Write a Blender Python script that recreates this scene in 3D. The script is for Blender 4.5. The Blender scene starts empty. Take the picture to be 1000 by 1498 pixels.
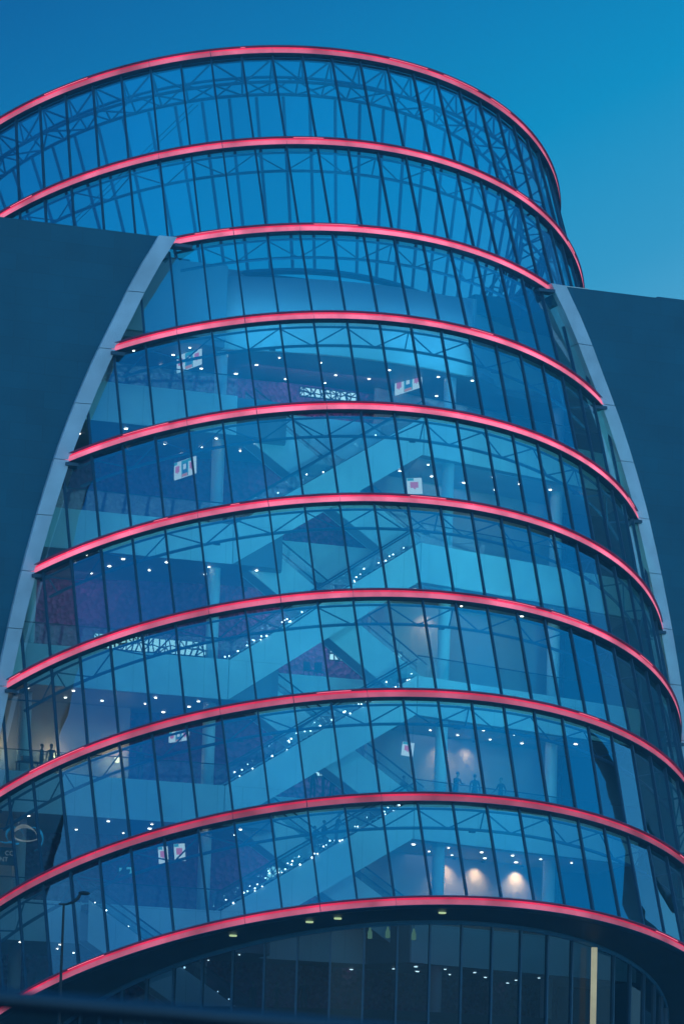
import bpy, bmesh, math, random
from mathutils import Vector, Matrix, Euler
random.seed(7)
D = bpy.data
SC = bpy.context.scene
COL = SC.collection
R_ = math.radians
pi = math.pi

# ------------------------------------------------------------------ camera, world, sun, exposure
cam = D.cameras.new('camera'); camo = D.objects.new('camera', cam); COL.objects.link(camo)
CAM = Vector((-93.603, -223.478, -9.317)); YAW, PITCH, ROLL = R_(22.607), R_(9.718), R_(1.655)
fwd = Vector((math.sin(YAW)*math.cos(PITCH), math.cos(YAW)*math.cos(PITCH), math.sin(PITCH)))
rgt = Vector((math.cos(YAW), -math.sin(YAW), 0)); upv = rgt.cross(fwd)
r2 = rgt*math.cos(ROLL) + upv*math.sin(ROLL); u2 = -rgt*math.sin(ROLL) + upv*math.cos(ROLL)
camo.matrix_world = Matrix(((r2.x, u2.x, -fwd.x, CAM.x), (r2.y, u2.y, -fwd.y, CAM.y), (r2.z, u2.z, -fwd.z, CAM.z), (0, 0, 0, 1)))
cam.sensor_fit = 'VERTICAL'; cam.sensor_height = 36.0; cam.lens = 36.0*6305.4/1498.0
cam.clip_start = 0.5; cam.clip_end = 5000
cam.dof.use_dof = True; cam.dof.focus_distance = 228.0; cam.dof.aperture_fstop = 5.6
SC.camera = camo

W = D.worlds.new('World'); SC.world = W; W.use_nodes = True
nt = W.node_tree; nt.nodes.clear()
def N(t, typ, **kw):
    n = t.nodes.new(typ)
    for k, v in kw.items(): setattr(n, k, v)
    return n
def math_(t, op, a, b=None, c=None, clamp=False):
    n = N(t, 'ShaderNodeMath', operation=op); n.use_clamp = clamp
    for i, v in enumerate((a, b, c)):
        if v is None: continue
        if isinstance(v, (int, float)): n.inputs[i].default_value = v
        else: t.links.new(v, n.inputs[i])
    return n.outputs[0]
def ramp(t, fac, stops, interp='EASE'):
    n = N(t, 'ShaderNodeValToRGB'); n.color_ramp.interpolation = interp
    e = n.color_ramp.elements
    while len(e) < len(stops): e.new(0.5)
    for k, (p, c) in enumerate(stops):
        e[k].position = p; e[k].color = (*c, 1)
    if fac is not None: t.links.new(fac, n.inputs[0])
    return n.outputs[0]
def mixc(t, fac, a, b, blend='MIX'):
    n = N(t, 'ShaderNodeMix', data_type='RGBA', blend_type=blend)
    for s, v in ((n.inputs['Factor'], fac), (n.inputs[6], a), (n.inputs[7], b)):
        if isinstance(v, (int, float)): s.default_value = v
        elif isinstance(v, (tuple, list)): s.default_value = (*v, 1) if len(v) == 3 else v
        else: t.links.new(v, s)
    return n.outputs[2]
tc = N(nt, 'ShaderNodeTexCoord'); sx = N(nt, 'ShaderNodeSeparateXYZ'); nt.links.new(tc.outputs['Generated'], sx.inputs[0])
X_, Y_, Z_ = sx.outputs
side = math_(nt, 'ADD', math_(nt, 'MULTIPLY', X_, rgt.x), math_(nt, 'MULTIPLY', Y_, rgt.y))
side = math_(nt, 'MINIMUM', math_(nt, 'MAXIMUM', side, -0.12), 0.12)
v = math_(nt, 'SUBTRACT', Z_, math_(nt, 'MULTIPLY', side, 0.5))
front = ramp(nt, v, [(0.0, (.20, .46, .64)), (.165, (.085, .37, .60)), (.195, (.030, .30, .54)), (.235, (.0, .25, .50)), (.285, (.0, .158, .39)), (.335, (.0, .085, .27)), (1.0, (.0, .07, .28))], 'LINEAR')
back = ramp(nt, Z_, [(0.0, (.06, .16, .24)), (.10, (.16, .40, .60)), (.16, (.95, 1.55, 1.80)), (.30, (.20, .75, 1.15)), (.48, (.0, .33, .86)), (.8, (.0, .28, .70)), (1.0, (.0, .19, .50))], 'LINEAR')
cn = N(nt, 'ShaderNodeTexNoise'); cn.inputs['Scale'].default_value = 3.2; cn.inputs['Detail'].default_value = 4; cn.inputs['Roughness'].default_value = .55
nt.links.new(tc.outputs['Generated'], cn.inputs['Vector'])
back = mixc(nt, 1.0, back, ramp(nt, cn.outputs[0], [(.32, (.72, .76, .80)), (.68, (1.25, 1.22, 1.18))], 'EASE'), 'MULTIPLY')   # thin uneven cloud behind the viewer
west = N(nt, 'ShaderNodeMapRange'); west.interpolation_type = 'SMOOTHSTEP'; nt.links.new(X_, west.inputs[0])      # the sky darkens away from the afterglow
for k_, x_ in enumerate((-.85, -.05, 0.0, 1.0)): west.inputs[k_+1].default_value = x_
back = mixc(nt, west.outputs[0], mixc(nt, 1.0, back, (.5, .56, .68), 'MULTIPLY'), back)
bf = math_(nt, 'MULTIPLY_ADD', Y_, -1.25, 0.75, clamp=True)
grad = mixc(nt, bf, front, back)
sky = N(nt, 'ShaderNodeTexSky'); sky.sky_type = 'NISHITA'; sky.sun_disc = False
sky.sun_elevation = R_(1.5); sky.sun_rotation = R_(205); sky.altitude = 10
skyt = mixc(nt, 1.0, sky.outputs[0], (.003, .010, .02), 'MULTIPLY')
skyc = mixc(nt, 1.0, grad, skyt, 'ADD')
bg = N(nt, 'ShaderNodeBackground'); nt.links.new(skyc, bg.inputs[0]); bg.inputs[1].default_value = 1.0
wo = N(nt, 'ShaderNodeOutputWorld'); nt.links.new(bg.outputs[0], wo.inputs[0])

sl = D.lights.new('sun', 'SUN'); sl.energy = 0.12; sl.angle = R_(12); sl.color = (1.0, .85, .75)
so = D.objects.new('sun', sl); COL.objects.link(so)
so.rotation_euler = Vector((math.sin(R_(25)), math.cos(R_(25)), -0.35)).to_track_quat('-Z', 'Y').to_euler()

SC.view_settings.view_transform = 'Standard'; SC.view_settings.look = 'None'
SC.view_settings.exposure = 0.14; SC.view_settings.gamma = 1.0
SC.render.engine = 'CYCLES'
SC.cycles.use_denoising = True
try: SC.cycles.denoiser = 'OPENIMAGEDENOISE'
except Exception: pass
SC.cycles.max_bounces = 10; SC.cycles.transparent_max_bounces = 24
SC.cycles.diffuse_bounces = 3; SC.cycles.glossy_bounces = 4
SC.cycles.sample_clamp_indirect = 4.0
SC.cycles.caustics_reflective = False; SC.cycles.caustics_refractive = False

# ------------------------------------------------------------------ materials
def mat(name):
    m = D.materials.new(name); m.use_nodes = True
    return m, m.node_tree, m.node_tree.nodes['Principled BSDF']
def pbr(name, col, rough=.5, metal=0, noise=0.12, scale=1.5, spec=.5, bump=0.0):
    m, t, b = mat(name)
    b.inputs['Roughness'].default_value = rough; b.inputs['Metallic'].default_value = metal
    b.inputs['Specular IOR Level'].default_value = spec
    c = N(t, 'ShaderNodeTexCoord'); nz = N(t, 'ShaderNodeTexNoise'); nz.inputs['Scale'].default_value = scale; nz.inputs['Detail'].default_value = 5
    t.links.new(c.outputs['Object'], nz.inputs['Vector'])
    lo = tuple(max(0, x*(1-noise)) for x in col); hi = tuple(min(1, x*(1+noise)) for x in col)
    t.links.new(ramp(t, nz.outputs[0], [(.3, lo), (.7, hi)], 'LINEAR'), b.inputs['Base Color'])
    if bump:
        bp = N(t, 'ShaderNodeBump'); bp.inputs['Strength'].default_value = bump; t.links.new(nz.outputs[0], bp.inputs['Height']); t.links.new(bp.outputs[0], b.inputs['Normal'])
    return m
def emit(name, col, strength, var=0.0, scale=.3, lo=.6):
    m = D.materials.new(name); m.use_nodes = True; t = m.node_tree; t.nodes.clear()
    e = N(t, 'ShaderNodeEmission'); e.inputs[0].default_value = (*col, 1); e.inputs[1].default_value = strength
    if var:
        c = N(t, 'ShaderNodeTexCoord'); nz = N(t, 'ShaderNodeTexNoise'); nz.inputs['Scale'].default_value = scale; nz.inputs['Detail'].default_value = 3
        t.links.new(c.outputs['Object'], nz.inputs['Vector'])
        mr = N(t, 'ShaderNodeMapRange'); t.links.new(nz.outputs[0], mr.inputs[0])
        for k, x in enumerate((.3, .7, strength*(1-var), strength*(1+var))): mr.inputs[k+1].default_value = x
        t.links.new(mr.outputs[0], e.inputs[1])
    o = N(t, 'ShaderNodeOutputMaterial'); t.links.new(e.outputs[0], o.inputs[0])
    return m
def glass_mat(name, tint, base, gcol=(.85, .95, 1.0), rough=0.0, vary=0.0):
    m = D.materials.new(name); m.use_nodes = True; t = m.node_tree; t.nodes.clear()
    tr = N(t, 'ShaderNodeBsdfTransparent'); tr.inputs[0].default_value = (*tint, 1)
    gl = N(t, 'ShaderNodeBsdfGlossy'); gl.inputs[0].default_value = (*gcol, 1); gl.inputs['Roughness'].default_value = rough
    lw = N(t, 'ShaderNodeLayerWeight'); lw.inputs[0].default_value = .5
    f = math_(t, 'POWER', lw.outputs['Facing'], 4.0)
    f = math_(t, 'MULTIPLY_ADD', f, 1.0-base, base, clamp=True)
    if vary:                                            # panes differ a little in coating; toughened sheets are never quite flat
        ge = N(t, 'ShaderNodeNewGeometry'); f = math_(t, 'ADD', f, math_(t, 'MULTIPLY_ADD', ge.outputs['Random Per Island'], vary, -vary/2), clamp=True)
        c = N(t, 'ShaderNodeTexCoord'); nz = N(t, 'ShaderNodeTexNoise'); nz.inputs['Scale'].default_value = .45; nz.inputs['Detail'].default_value = 1
        t.links.new(c.outputs['Object'], nz.inputs['Vector'])
        bp = N(t, 'ShaderNodeBump'); bp.inputs['Strength'].default_value = 1.0; bp.inputs['Distance'].default_value = .007
        t.links.new(nz.outputs[0], bp.inputs['Height']); t.links.new(bp.outputs[0], gl.inputs['Normal'])
    mx = N(t, 'ShaderNodeMixShader'); t.links.new(f, mx.inputs[0]); t.links.new(tr.outputs[0], mx.inputs[1]); t.links.new(gl.outputs[0], mx.inputs[2])
    o = N(t, 'ShaderNodeOutputMaterial'); t.links.new(mx.outputs[0], o.inputs[0])
    return m
def stone(name, col, noise, joint, bw, bh):
    m, t, b = mat(name)
    c = N(t, 'ShaderNodeTexCoord'); mp = N(t, 'ShaderNodeMapping'); t.links.new(c.outputs['Object'], mp.inputs[0])
    mp.inputs['Rotation'].default_value = (pi/2, 0, 0)
    br = N(t, 'ShaderNodeTexBrick'); t.links.new(mp.outputs[0], br.inputs['Vector'])
    br.inputs['Scale'].default_value = 1.0; br.inputs['Brick Width'].default_value = bw; br.inputs['Row Height'].default_value = bh
    br.inputs['Mortar Size'].default_value = .012; br.offset = 0.5
    nz = N(t, 'ShaderNodeTexNoise'); nz.inputs['Scale'].default_value = .35; nz.inputs['Detail'].default_value = 8
    t.links.new(c.outputs['Object'], nz.inputs['Vector'])
    br.inputs['Color1'].default_value = (*[x*(1-noise) for x in col], 1); br.inputs['Color2'].default_value = (*[x*(1+noise) for x in col], 1)
    br.inputs['Mortar'].default_value = (*[x*joint for x in col], 1)
    col2 = mixc(t, .5, br.outputs[0], ramp(t, nz.outputs[0], [(.3, tuple(x*.78 for x in col)), (.7, tuple(x*1.22 for x in col))], 'LINEAR'))
    t.links.new(col2, b.inputs['Base Color']); b.inputs['Roughness'].default_value = .65
    return m
M = {}
M['glass'] = glass_mat('curtain_wall_glass', (.66, .84, .90), .36, vary=.09)
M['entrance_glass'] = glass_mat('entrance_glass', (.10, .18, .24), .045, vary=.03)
M['clear'] = glass_mat('balustrade_glass', (.80, .92, .93), .06)
M['mullion'] = pbr('dark_mullion_metal', (.022, .085, .14), .45, .2, .1)
M['truss'] = pbr('truss_paint', (.04, .18, .29), .5, 0, .08)
M['band_metal'] = pbr('band_metal', (.03, .09, .15), .35, .6, .1)
M['fin'] = pbr('fin_aluminium', (.08, .16, .25), .4, .5, .05)
M['led'] = emit('led_strip_light', (.92, .035, .125), .95, .25, .5)
M['diffuser'] = emit('led_diffuser_light', (.74, .13, .24), .78, .22, .35)
M['tube'] = emit('led_tube_light', (1.0, .16, .26), 1.35)
M['white'] = pbr('white_panel', (.74, .78, .78), .45, 0, .05, .35)
M['fascia'] = stone('balcony_panel', (.68, .78, .79), .03, .35, 2.1, 9.0)
M['soffit'] = pbr('ceiling_panel', (.16, .18, .22), .5, 0, .1, .4)
M['soffit_pale'] = pbr('pale_ceiling_panel', (.42, .40, .46), .5, 0, .08, .4)
M['dark'] = pbr('dark_cladding', (.02, .045, .06), .6, 0, .2, .6)
M['column'] = pbr('column_paint', (.75, .8, .8), .3, 0, .03)
M['beige'] = pbr('beige_plaster', (.55, .46, .40), .7, 0, .06, .5)
M['floor'] = pbr('carpet', (.08, .07, .09), .9, 0, .2, 3)
M['box'] = pbr('auditorium_cladding', (.30, .42, .48), .6, 0, .06, .25)
M['rail'] = pbr('rail_paint', (.03, .06, .09), .4, .3, .1)
M['post'] = pbr('post_paint', (.008, .015, .02), .5, .2, .1)
M['bulb'] = emit('bulb_light', (.80, .93, 1.0), 7)
M['down'] = emit('downlight_lamp', (1.0, .9, .78), 9)
M['lattice_glow'] = emit('lattice_backlight', (.62, .95, .95), 1.3)
M['warm'] = emit('warm_lamp', (1.0, .7, .35), 4)
M['pendant'] = emit('green_pendant_glass', (.5, .7, .36), .85)
M['exit'] = emit('cyan_sign_light', (.1, .55, .65), .6)
M['steel'] = pbr('steel', (.35, .4, .42), .3, .8, .05)
M['step'] = pbr('escalator_step', (.06, .07, .08), .5, .5, .1)

M['granite'] = stone('dark_granite', (.002, .130, .195), .14, .5, 1.9, .95)
M['trim'] = pbr('pale_limestone', (.74, .82, .86), .75, 0, .16, .5)

def auditorium_mat():
    m, t, b = mat('red_scaled_wall')
    c = N(t, 'ShaderNodeTexCoord'); vo = N(t, 'ShaderNodeTexVoronoi'); vo.inputs['Scale'].default_value = 3.2
    t.links.new(c.outputs['Object'], vo.inputs['Vector'])
    t.links.new(ramp(t, vo.outputs['Color'], [(.2, (.20, .05, .17)), (.8, (.34, .08, .25))], 'LINEAR'), b.inputs['Base Color'])
    bp = N(t, 'ShaderNodeBump'); bp.inputs['Strength'].default_value = 1.0; bp.inputs['Distance'].default_value = .25
    t.links.new(vo.outputs['Distance'], bp.inputs['Height']); t.links.new(bp.outputs[0], b.inputs['Normal'])
    b.inputs['Roughness'].default_value = .5
    return m
M['red'] = auditorium_mat()

# ------------------------------------------------------------------ helpers
def link(o, parent=None):
    COL.objects.link(o)
    if parent is not None: o.parent = parent
    return o
def mesh(name, vs, fs, m, parent=None, smooth=False, loc=None):
    me = D.meshes.new(name); me.from_pydata([tuple(v) for v in vs], [], fs); me.update()
    for x in (m if isinstance(m, (list, tuple)) else [m]): me.materials.append(x)
    if smooth: me.polygons.foreach_set('use_smooth', [True]*len(me.polygons))
    o = D.objects.new(name, me)
    if loc: o.location = loc
    return link(o, parent)
def thing(name, label, cat, loc=(0, 0, 0), rz=0, group=None):
    o = D.objects.new(name, None); o.empty_display_size = .3; o.location = loc; o.rotation_euler = (0, 0, rz)
    COL.objects.link(o); o['label'] = label; o['category'] = cat
    if group: o['group'] = group
    return o
def tag(o, label, cat, group=None):
    o['label'] = label; o['category'] = cat
    if group: o['group'] = group
    return o
class G:
    """collects shapes for one mesh"""
    def __init__(s): s.v = []; s.f = []
    def add(s, vs, fs):
        k = len(s.v); s.v += [tuple(x) for x in vs]; s.f += [tuple(i+k for i in f) for f in fs]
    def box(s, a, b):
        x0, y0, z0 = a; x1, y1, z1 = b
        s.add([(x0,y0,z0),(x1,y0,z0),(x1,y1,z0),(x0,y1,z0),(x0,y0,z1),(x1,y0,z1),(x1,y1,z1),(x0,y1,z1)],
              [(0,3,2,1),(4,5,6,7),(0,1,5,4),(1,2,6,5),(2,3,7,6),(3,0,4,7)])
    def tube(s, pts, r, n=6, cap=True):
        pts = [Vector(p) for p in pts]; rr = r if isinstance(r, (list, tuple)) else [r]*len(pts)
        vs = []; fs = []; ref = None
        for i, p in enumerate(pts):
            d = (pts[min(i+1, len(pts)-1)] - pts[max(i-1, 0)]).normalized()
            if ref is None: ref = Vector((0, 0, 1)) if abs(d.z) < .9 else Vector((1, 0, 0))
            a = d.cross(ref).normalized(); b = d.cross(a).normalized()
            if a.length == 0: a = Vector((1, 0, 0)); b = Vector((0, 1, 0))
            for k in range(n):
                w = 2*pi*k/n; vs.append(p + (a*math.cos(w) + b*math.sin(w))*rr[i])
            if i:
                for k in range(n): fs.append(((i-1)*n+k, (i-1)*n+(k+1) % n, i*n+(k+1) % n, i*n+k))
        if cap: fs.append(tuple(range(n-1, -1, -1))); fs.append(tuple((len(pts)-1)*n+k for k in range(n)))
        s.add(vs, fs)
    def prism(s, poly, y0, y1, axis='y'):
        """poly: (x,z) pairs extruded in y, or (x,y) pairs extruded in z"""
        n = len(poly)
        if axis == 'y': vs = [(x, y0, z) for x, z in poly] + [(x, y1, z) for x, z in poly]
        else: vs = [(x, y, y0) for x, y in poly] + [(x, y, y1) for x, y in poly]
        s.add(vs, [tuple(range(n)), tuple(range(2*n-1, n-1, -1))] + [(i, i+n, (i+1) % n+n, (i+1) % n) for i in range(n)])
    def ball(s, c, r, seg=8, rings=5, sc=(1, 1, 1)):
        vs = [(c[0], c[1], c[2]+r*sc[2])]; fs = []
        for i in range(1, rings):
            a = pi*i/rings
            for k in range(seg):
                w = 2*pi*k/seg; vs.append((c[0]+r*sc[0]*math.sin(a)*math.cos(w), c[1]+r*sc[1]*math.sin(a)*math.sin(w), c[2]+r*sc[2]*math.cos(a)))
        vs.append((c[0], c[1], c[2]-r*sc[2]))
        for k in range(seg): fs.append((0, 1+k, 1+(k+1) % seg))
        for i in range(rings-2):
            for k in range(seg): fs.append((1+i*seg+k, 1+(i+1)*seg+k, 1+(i+1)*seg+(k+1) % seg, 1+i*seg+(k+1) % seg))
        e = len(vs)-1; q = 1+(rings-2)*seg
        for k in range(seg): fs.append((q+k, e, q+(k+1) % seg))
        s.add(vs, fs)
    def lathe(s, prof, n=16, c=(0, 0, 0)):
        vs = [(c[0]+r*math.cos(2*pi*k/n), c[1]+r*math.sin(2*pi*k/n), c[2]+z) for r, z in prof for k in range(n)]
        fs = [(i*n+k, i*n+(k+1) % n, (i+1)*n+(k+1) % n, (i+1)*n+k) for i in range(len(prof)-1) for k in range(n)]
        fs.append(tuple(range(n-1, -1, -1))); fs.append(tuple((len(prof)-1)*n+k for k in range(n)))
        s.add(vs, fs)
    def out(s, name, m, parent=None, smooth=False, loc=None, fix=True):
        o = mesh(name, s.v, s.f, m, parent, smooth, loc)
        if fix:
            bm = bmesh.new(); bm.from_mesh(o.data); bmesh.ops.recalc_face_normals(bm, faces=bm.faces); bm.to_mesh(o.data); bm.free()
        return o

# ------------------------------------------------------------------ the tilted drum: geometry laws
TILT = 0.3808; ST, CT = math.sin(TILT), math.cos(TILT)
YC = -1.0                      # plane of the stone front
ZR = 46.62                      # roof of the stone wings
RH = {1: 55.754, 2: 48.928, 3: 42.677, 4: 36.472, 5: 30.428, 6: 24.499, 7: 18.50, 8: 12.364, 9: 6.251, 10: 0.23}
RR = {1: 20.71, 2: 21.205, 3: 21.608, 4: 22.056, 5: 22.229, 6: 22.31, 7: 22.39, 8: 22.517, 9: 22.459, 10: 22.54}
for _i in RH: RH[_i] += .10; RR[_i] -= .30          # the band stands .3 m proud of the glass
_hs = sorted((RH[i], RR[i]) for i in RH)
def rad(h):
    if h <= _hs[0][0]: return _hs[0][1]
    for (a, ra), (b, rb) in zip(_hs, _hs[1:]):
        if h <= b: return ra + (rb-ra)*(h-a)/(b-a)
    return _hs[-1][1]
E1 = Vector((1, 0, 0)); E2 = Vector((0, CT, -ST)); AX = Vector((0, ST, CT))
def P(h, r, th): return AX*h + (E1*math.sin(th) - E2*math.cos(th))*r
def inplane(h, r, y=YC):
    c = (h*ST - y)/(r*CT)
    return pi if c < -1 else (0 if c > 1 else math.acos(c))
TH0 = R_(-13.68)
def visible(p): return p.y < YC+.25 or p.z > ZR-.1
def ring_range(i):
    if i == 1: return R_(-132), R_(132)
    if i == 2: return R_(-100), R_(100)
    a = inplane(RH[i], RR[i]) if i > 3 else math.asin(11.65/(RR[i]+.2))
    return -a, a

def sweep(g, prof, h, r, a0, a1, n, closed=True, caps=True):
    m = len(prof); vs = []; fs = []
    for k in range(n+1):
        th = a0 + (a1-a0)*k/n
        for dr, dh in prof: vs.append(P(h+dh, r+dr, th))
    e = m if closed else m-1
    for k in range(n):
        for j in range(e): fs.append((k*m+j, k*m+(j+1) % m, (k+1)*m+(j+1) % m, (k+1)*m+j))
    if caps and closed: fs.append(tuple(range(m))); fs.append(tuple(n*m+j for j in range(m-1, -1, -1)))
    g.add(vs, fs)

CC = thing('convention_centre', 'dark stone building with tilted glass drum ringed by glowing pink bands', 'building')

# ------------------------------------------------------------------ ground
gp = G()
prof = [(-1500, -10.95), (-205, -10.95), (-204.9, -13.2), (-62, -13.2), (-61.8, -6.0), (-44, -4.0), (-43.8, -3.85), (1500, -3.85)]
vs = [(x, y, z) for y, z in prof for x in (-1500, 1500)]
gr = mesh('ground', vs, [(2*i, 2*i+1, 2*i+3, 2*i+2) for i in range(len(prof)-1)], pbr('paving', (.10, .11, .12), .8, 0, .2, .4)); gr['kind'] = 'structure'
wm = pbr('river_water', (.01, .02, .025), .08, 0, .1, .5, .5, .15)
ri = mesh('river', [(-1500, -204.95, -12.0), (1500, -204.95, -12.0), (1500, -61.85, -12.0), (-1500, -61.85, -12.0)], [(0, 1, 2, 3)], wm); ri['kind'] = 'structure'

# ------------------------------------------------------------------ stone wings and their pale edge
XL, XRR = -37.7, 60.0
def curve_x(z, off):
    """x of the drum outline in the front plane at height z (right side), pushed outward by off"""
    lo, hi = -8.0, 62.0
    best = None
    for k in range(400):
        h = lo + (hi-lo)*k/399; r = rad(h); a = inplane(h, r)
        zz = h*CT + r*math.cos(a)*ST
        if best is None or abs(zz-z) < best[0]: best = (abs(zz-z), r*math.sin(a))
    return best[1] + off
zs_ = [-3.85 + (ZR+3.85)*k/60 for k in range(61)]
cx = [curve_x(z, 0.0) for z in zs_]
cx = [x + .62*max(0, min(1, (z-41.5)/5.0)) for x, z in zip(cx, zs_)]
for k in range(1, len(cx)-1): cx[k] = (cx[k-1]+2*cx[k]+cx[k+1])/4
def wing(sgn, xo, label):
    g = G(); n = len(zs_)
    for k in range(n-1):
        z0, z1 = zs_[k], zs_[k+1]; a0, a1 = sgn*(cx[k]+.5), sgn*(cx[k+1]+.5)
        g.add([(a0, YC, z0), (xo, YC, z0), (xo, YC, z1), (a1, YC, z1), (a0, YC+1.0, z0), (a1, YC+1.0, z1)], [(0, 1, 2, 3), (0, 3, 5, 4)])
    s = sgn
    xi = s*22.9
    g.box((min(xo, xo-s*1.0), YC+.0, -3.85), (max(xo, xo-s*1.0), 45, ZR))              # outer side
    g.box((min(xo-s*1.0, s*9), YC+4.5, ZR-1.2), (max(xo-s*1.0, s*9), 45, ZR))           # roof slab
    g.box((min(xo-s*1.0, s*11.95), YC+.02, ZR-1.2), (max(xo-s*1.0, s*11.95), YC+4.5, ZR-.002))
    g.box((min(xi, xi+s*.4), YC+1.0, -3.85), (max(xi, xi+s*.4), 45, ZR-1.2))            # inner side wall
    o = g.out('stone_wing', M['granite'], CC); o['label'] = label
    # pale edge, built in lengths with an open joint between them
    for a, b in joints:
        g = G(); pts = [zz for zz in zs_ if a < zz < b]; pts = [a+.02]+pts+[b-.02]
        q = []
        for zz in pts:
            x = curve_x_s(zz); w = .60 + .42*max(0, (zz-5))/42
            q.append((x+.02, x+.02+w, zz))
        m_ = len(q)
        vs = []
        for xi_, xo_, zz in q:
            vs += [(s*xi_, YC-.42, zz), (s*xo_, YC-.30, zz), (s*xo_, YC+.1, zz), (s*xi_, YC+1.1, zz)]
        fs = []
        for k in range(m_-1):
            for j in range(4): fs.append((4*k+j, 4*k+(j+1) % 4, 4*k+4+(j+1) % 4, 4*k+4+j))
        fs += [(0, 1, 2, 3), tuple(4*(m_-1)+j for j in (3, 2, 1, 0))]
        g.add(vs, fs); g.out('stone_edging', M['trim'], CC)
def curve_x_s(z):
    t = (z+3.85)/(ZR+3.85)*60; k = max(0, min(59, int(t))); f = t-k
    return cx[k]*(1-f)+cx[k+1]*f
jz = []
for i in range(3, 11):
    h, r = RH[i], RR[i]; a = inplane(h, r); jz.append(h*CT + r*math.cos(a)*ST)
jz = sorted(jz); jz[-1] = ZR
cuts = []
for a, b in zip(jz, jz[1:]): cuts += [a, (a+b)/2]
cuts = [-3.85] + cuts + [jz[-1]]
joints = list(zip(cuts, cuts[1:]))
wing(-1, XL, 'shorter dark stone wing on the left'); wing(1, XRR, 'long dark stone wing on the right')
g = G(); g.box((XL+1, 44.5, -3.85), (XRR-1, 45, ZR-1.2)); g.out('rear_wall', M['granite'], CC)
g = G(); g.box((20.2, 1.6, ZR+.01), (40, 24, ZR+.5)); g.box((20.0, 1.4, ZR+.5), (40.2, 24.2, ZR+.68)); g.out('roof_plant_room', M['granite'], CC)
g = G(); g.box((13.2, 1.0, ZR+.01), (15.2, 2.4, ZR+.55)); g.out('roof_plinth', M['steel'], CC)

# ------------------------------------------------------------------ glowing rings
random.seed(11)
def led_mats(i):
    k = {1: 1.0, 2: 1.05, 3: 1.15, 4: 1.15, 5: 1.15, 6: 1.1, 7: 1.0, 8: .85, 9: .7, 10: .8}[i]
    d = {1: .75, 2: 1.0, 3: 1.25, 4: 1.25, 5: 1.25, 6: 1.15, 7: .9, 8: .6, 9: .42, 10: .62}[i]
    return [emit('led_strip_light', (.86, .026, .10), .98*k, .42, .45), emit('led_diffuser_light', (.78, .17, .295), .95*d, .42, .45)]
for i in range(1, 11):
    h, r = RH[i], RR[i]; a0, a1 = ring_range(i); n = int((a1-a0)/R_(2.0)); h0 = h-.01
    g = G(); sweep(g, [(-.12, .20), (.24, .20), (.25, .17), (.18, .0), (.20, -.20), (.10, -.26), (-.12, -.26)], h0, r, a0, a1, n)
    rg = g.out('light_ring', M['band_metal'], CC)
    g = G(); sweep(g, [(.24, .202), (.42, .207), (.42, .232), (.24, .225)], h0, r, a0, a1, n); g.out('top_fin', M['fin'], rg)
    g = G(); sweep(g, [(.12, -.275), (.32, -.275), (.32, -.245), (.22, -.21), (.12, -.24)], h0, r, a0, a1, n); g.out('lower_lip', M['mullion'], rg)
    k0 = math.floor((a0-TH0)/R_(10)); k1 = math.ceil((a1-TH0)/R_(10)); lm = led_mats(i)
    for k in range(k0, k1+1):
        b0 = max(a0, TH0+R_(10)*k)+.0009; b1 = min(a1, TH0+R_(10)*(k+1))-.0009
        if b1-b0 < .01: continue
        m_ = max(1, int((b1-b0)/R_(2)))
        gl = G(); sweep(gl, [(.27, .175), (.32, .115), (.345, .02), (.335, -.10), (.29, -.205), (.21, -.205), (.21, .175)], h0, r, b0, b1, m_)
        o = gl.out('led_segment', lm, rg)
        q = AX.dot
        for p in o.data.polygons: p.material_index = 1 if AX.dot(p.center) < h0+.01 else 0
        if random.random() < .2:
            c0 = b0 + (b1-b0)*random.uniform(0, .5); c1 = b1 - (b1-b0)*random.uniform(0, .45)
            gt = G(); sweep(gt, [(.325, .190), (.35, .190), (.35, .168), (.325, .168)], h0, r, c0, c1, 5); gt.out('led_tube', M['tube'], rg)
    if i >= 3:                                    # dark brackets that pin the ring to the stone edge
        g = G()
        for th in (a0, a1):
            p = P(h-.25, r+.05, th); s = 1 if p.x > 0 else -1
            g = G(); g.box((min(p.x-s*.8, p.x+s*.25), YC-.60, p.z-.12), (max(p.x-s*.8, p.x+s*.25), YC+.25, p.z+.06)); g.out('ring_bracket', M['mullion'], rg)

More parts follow.
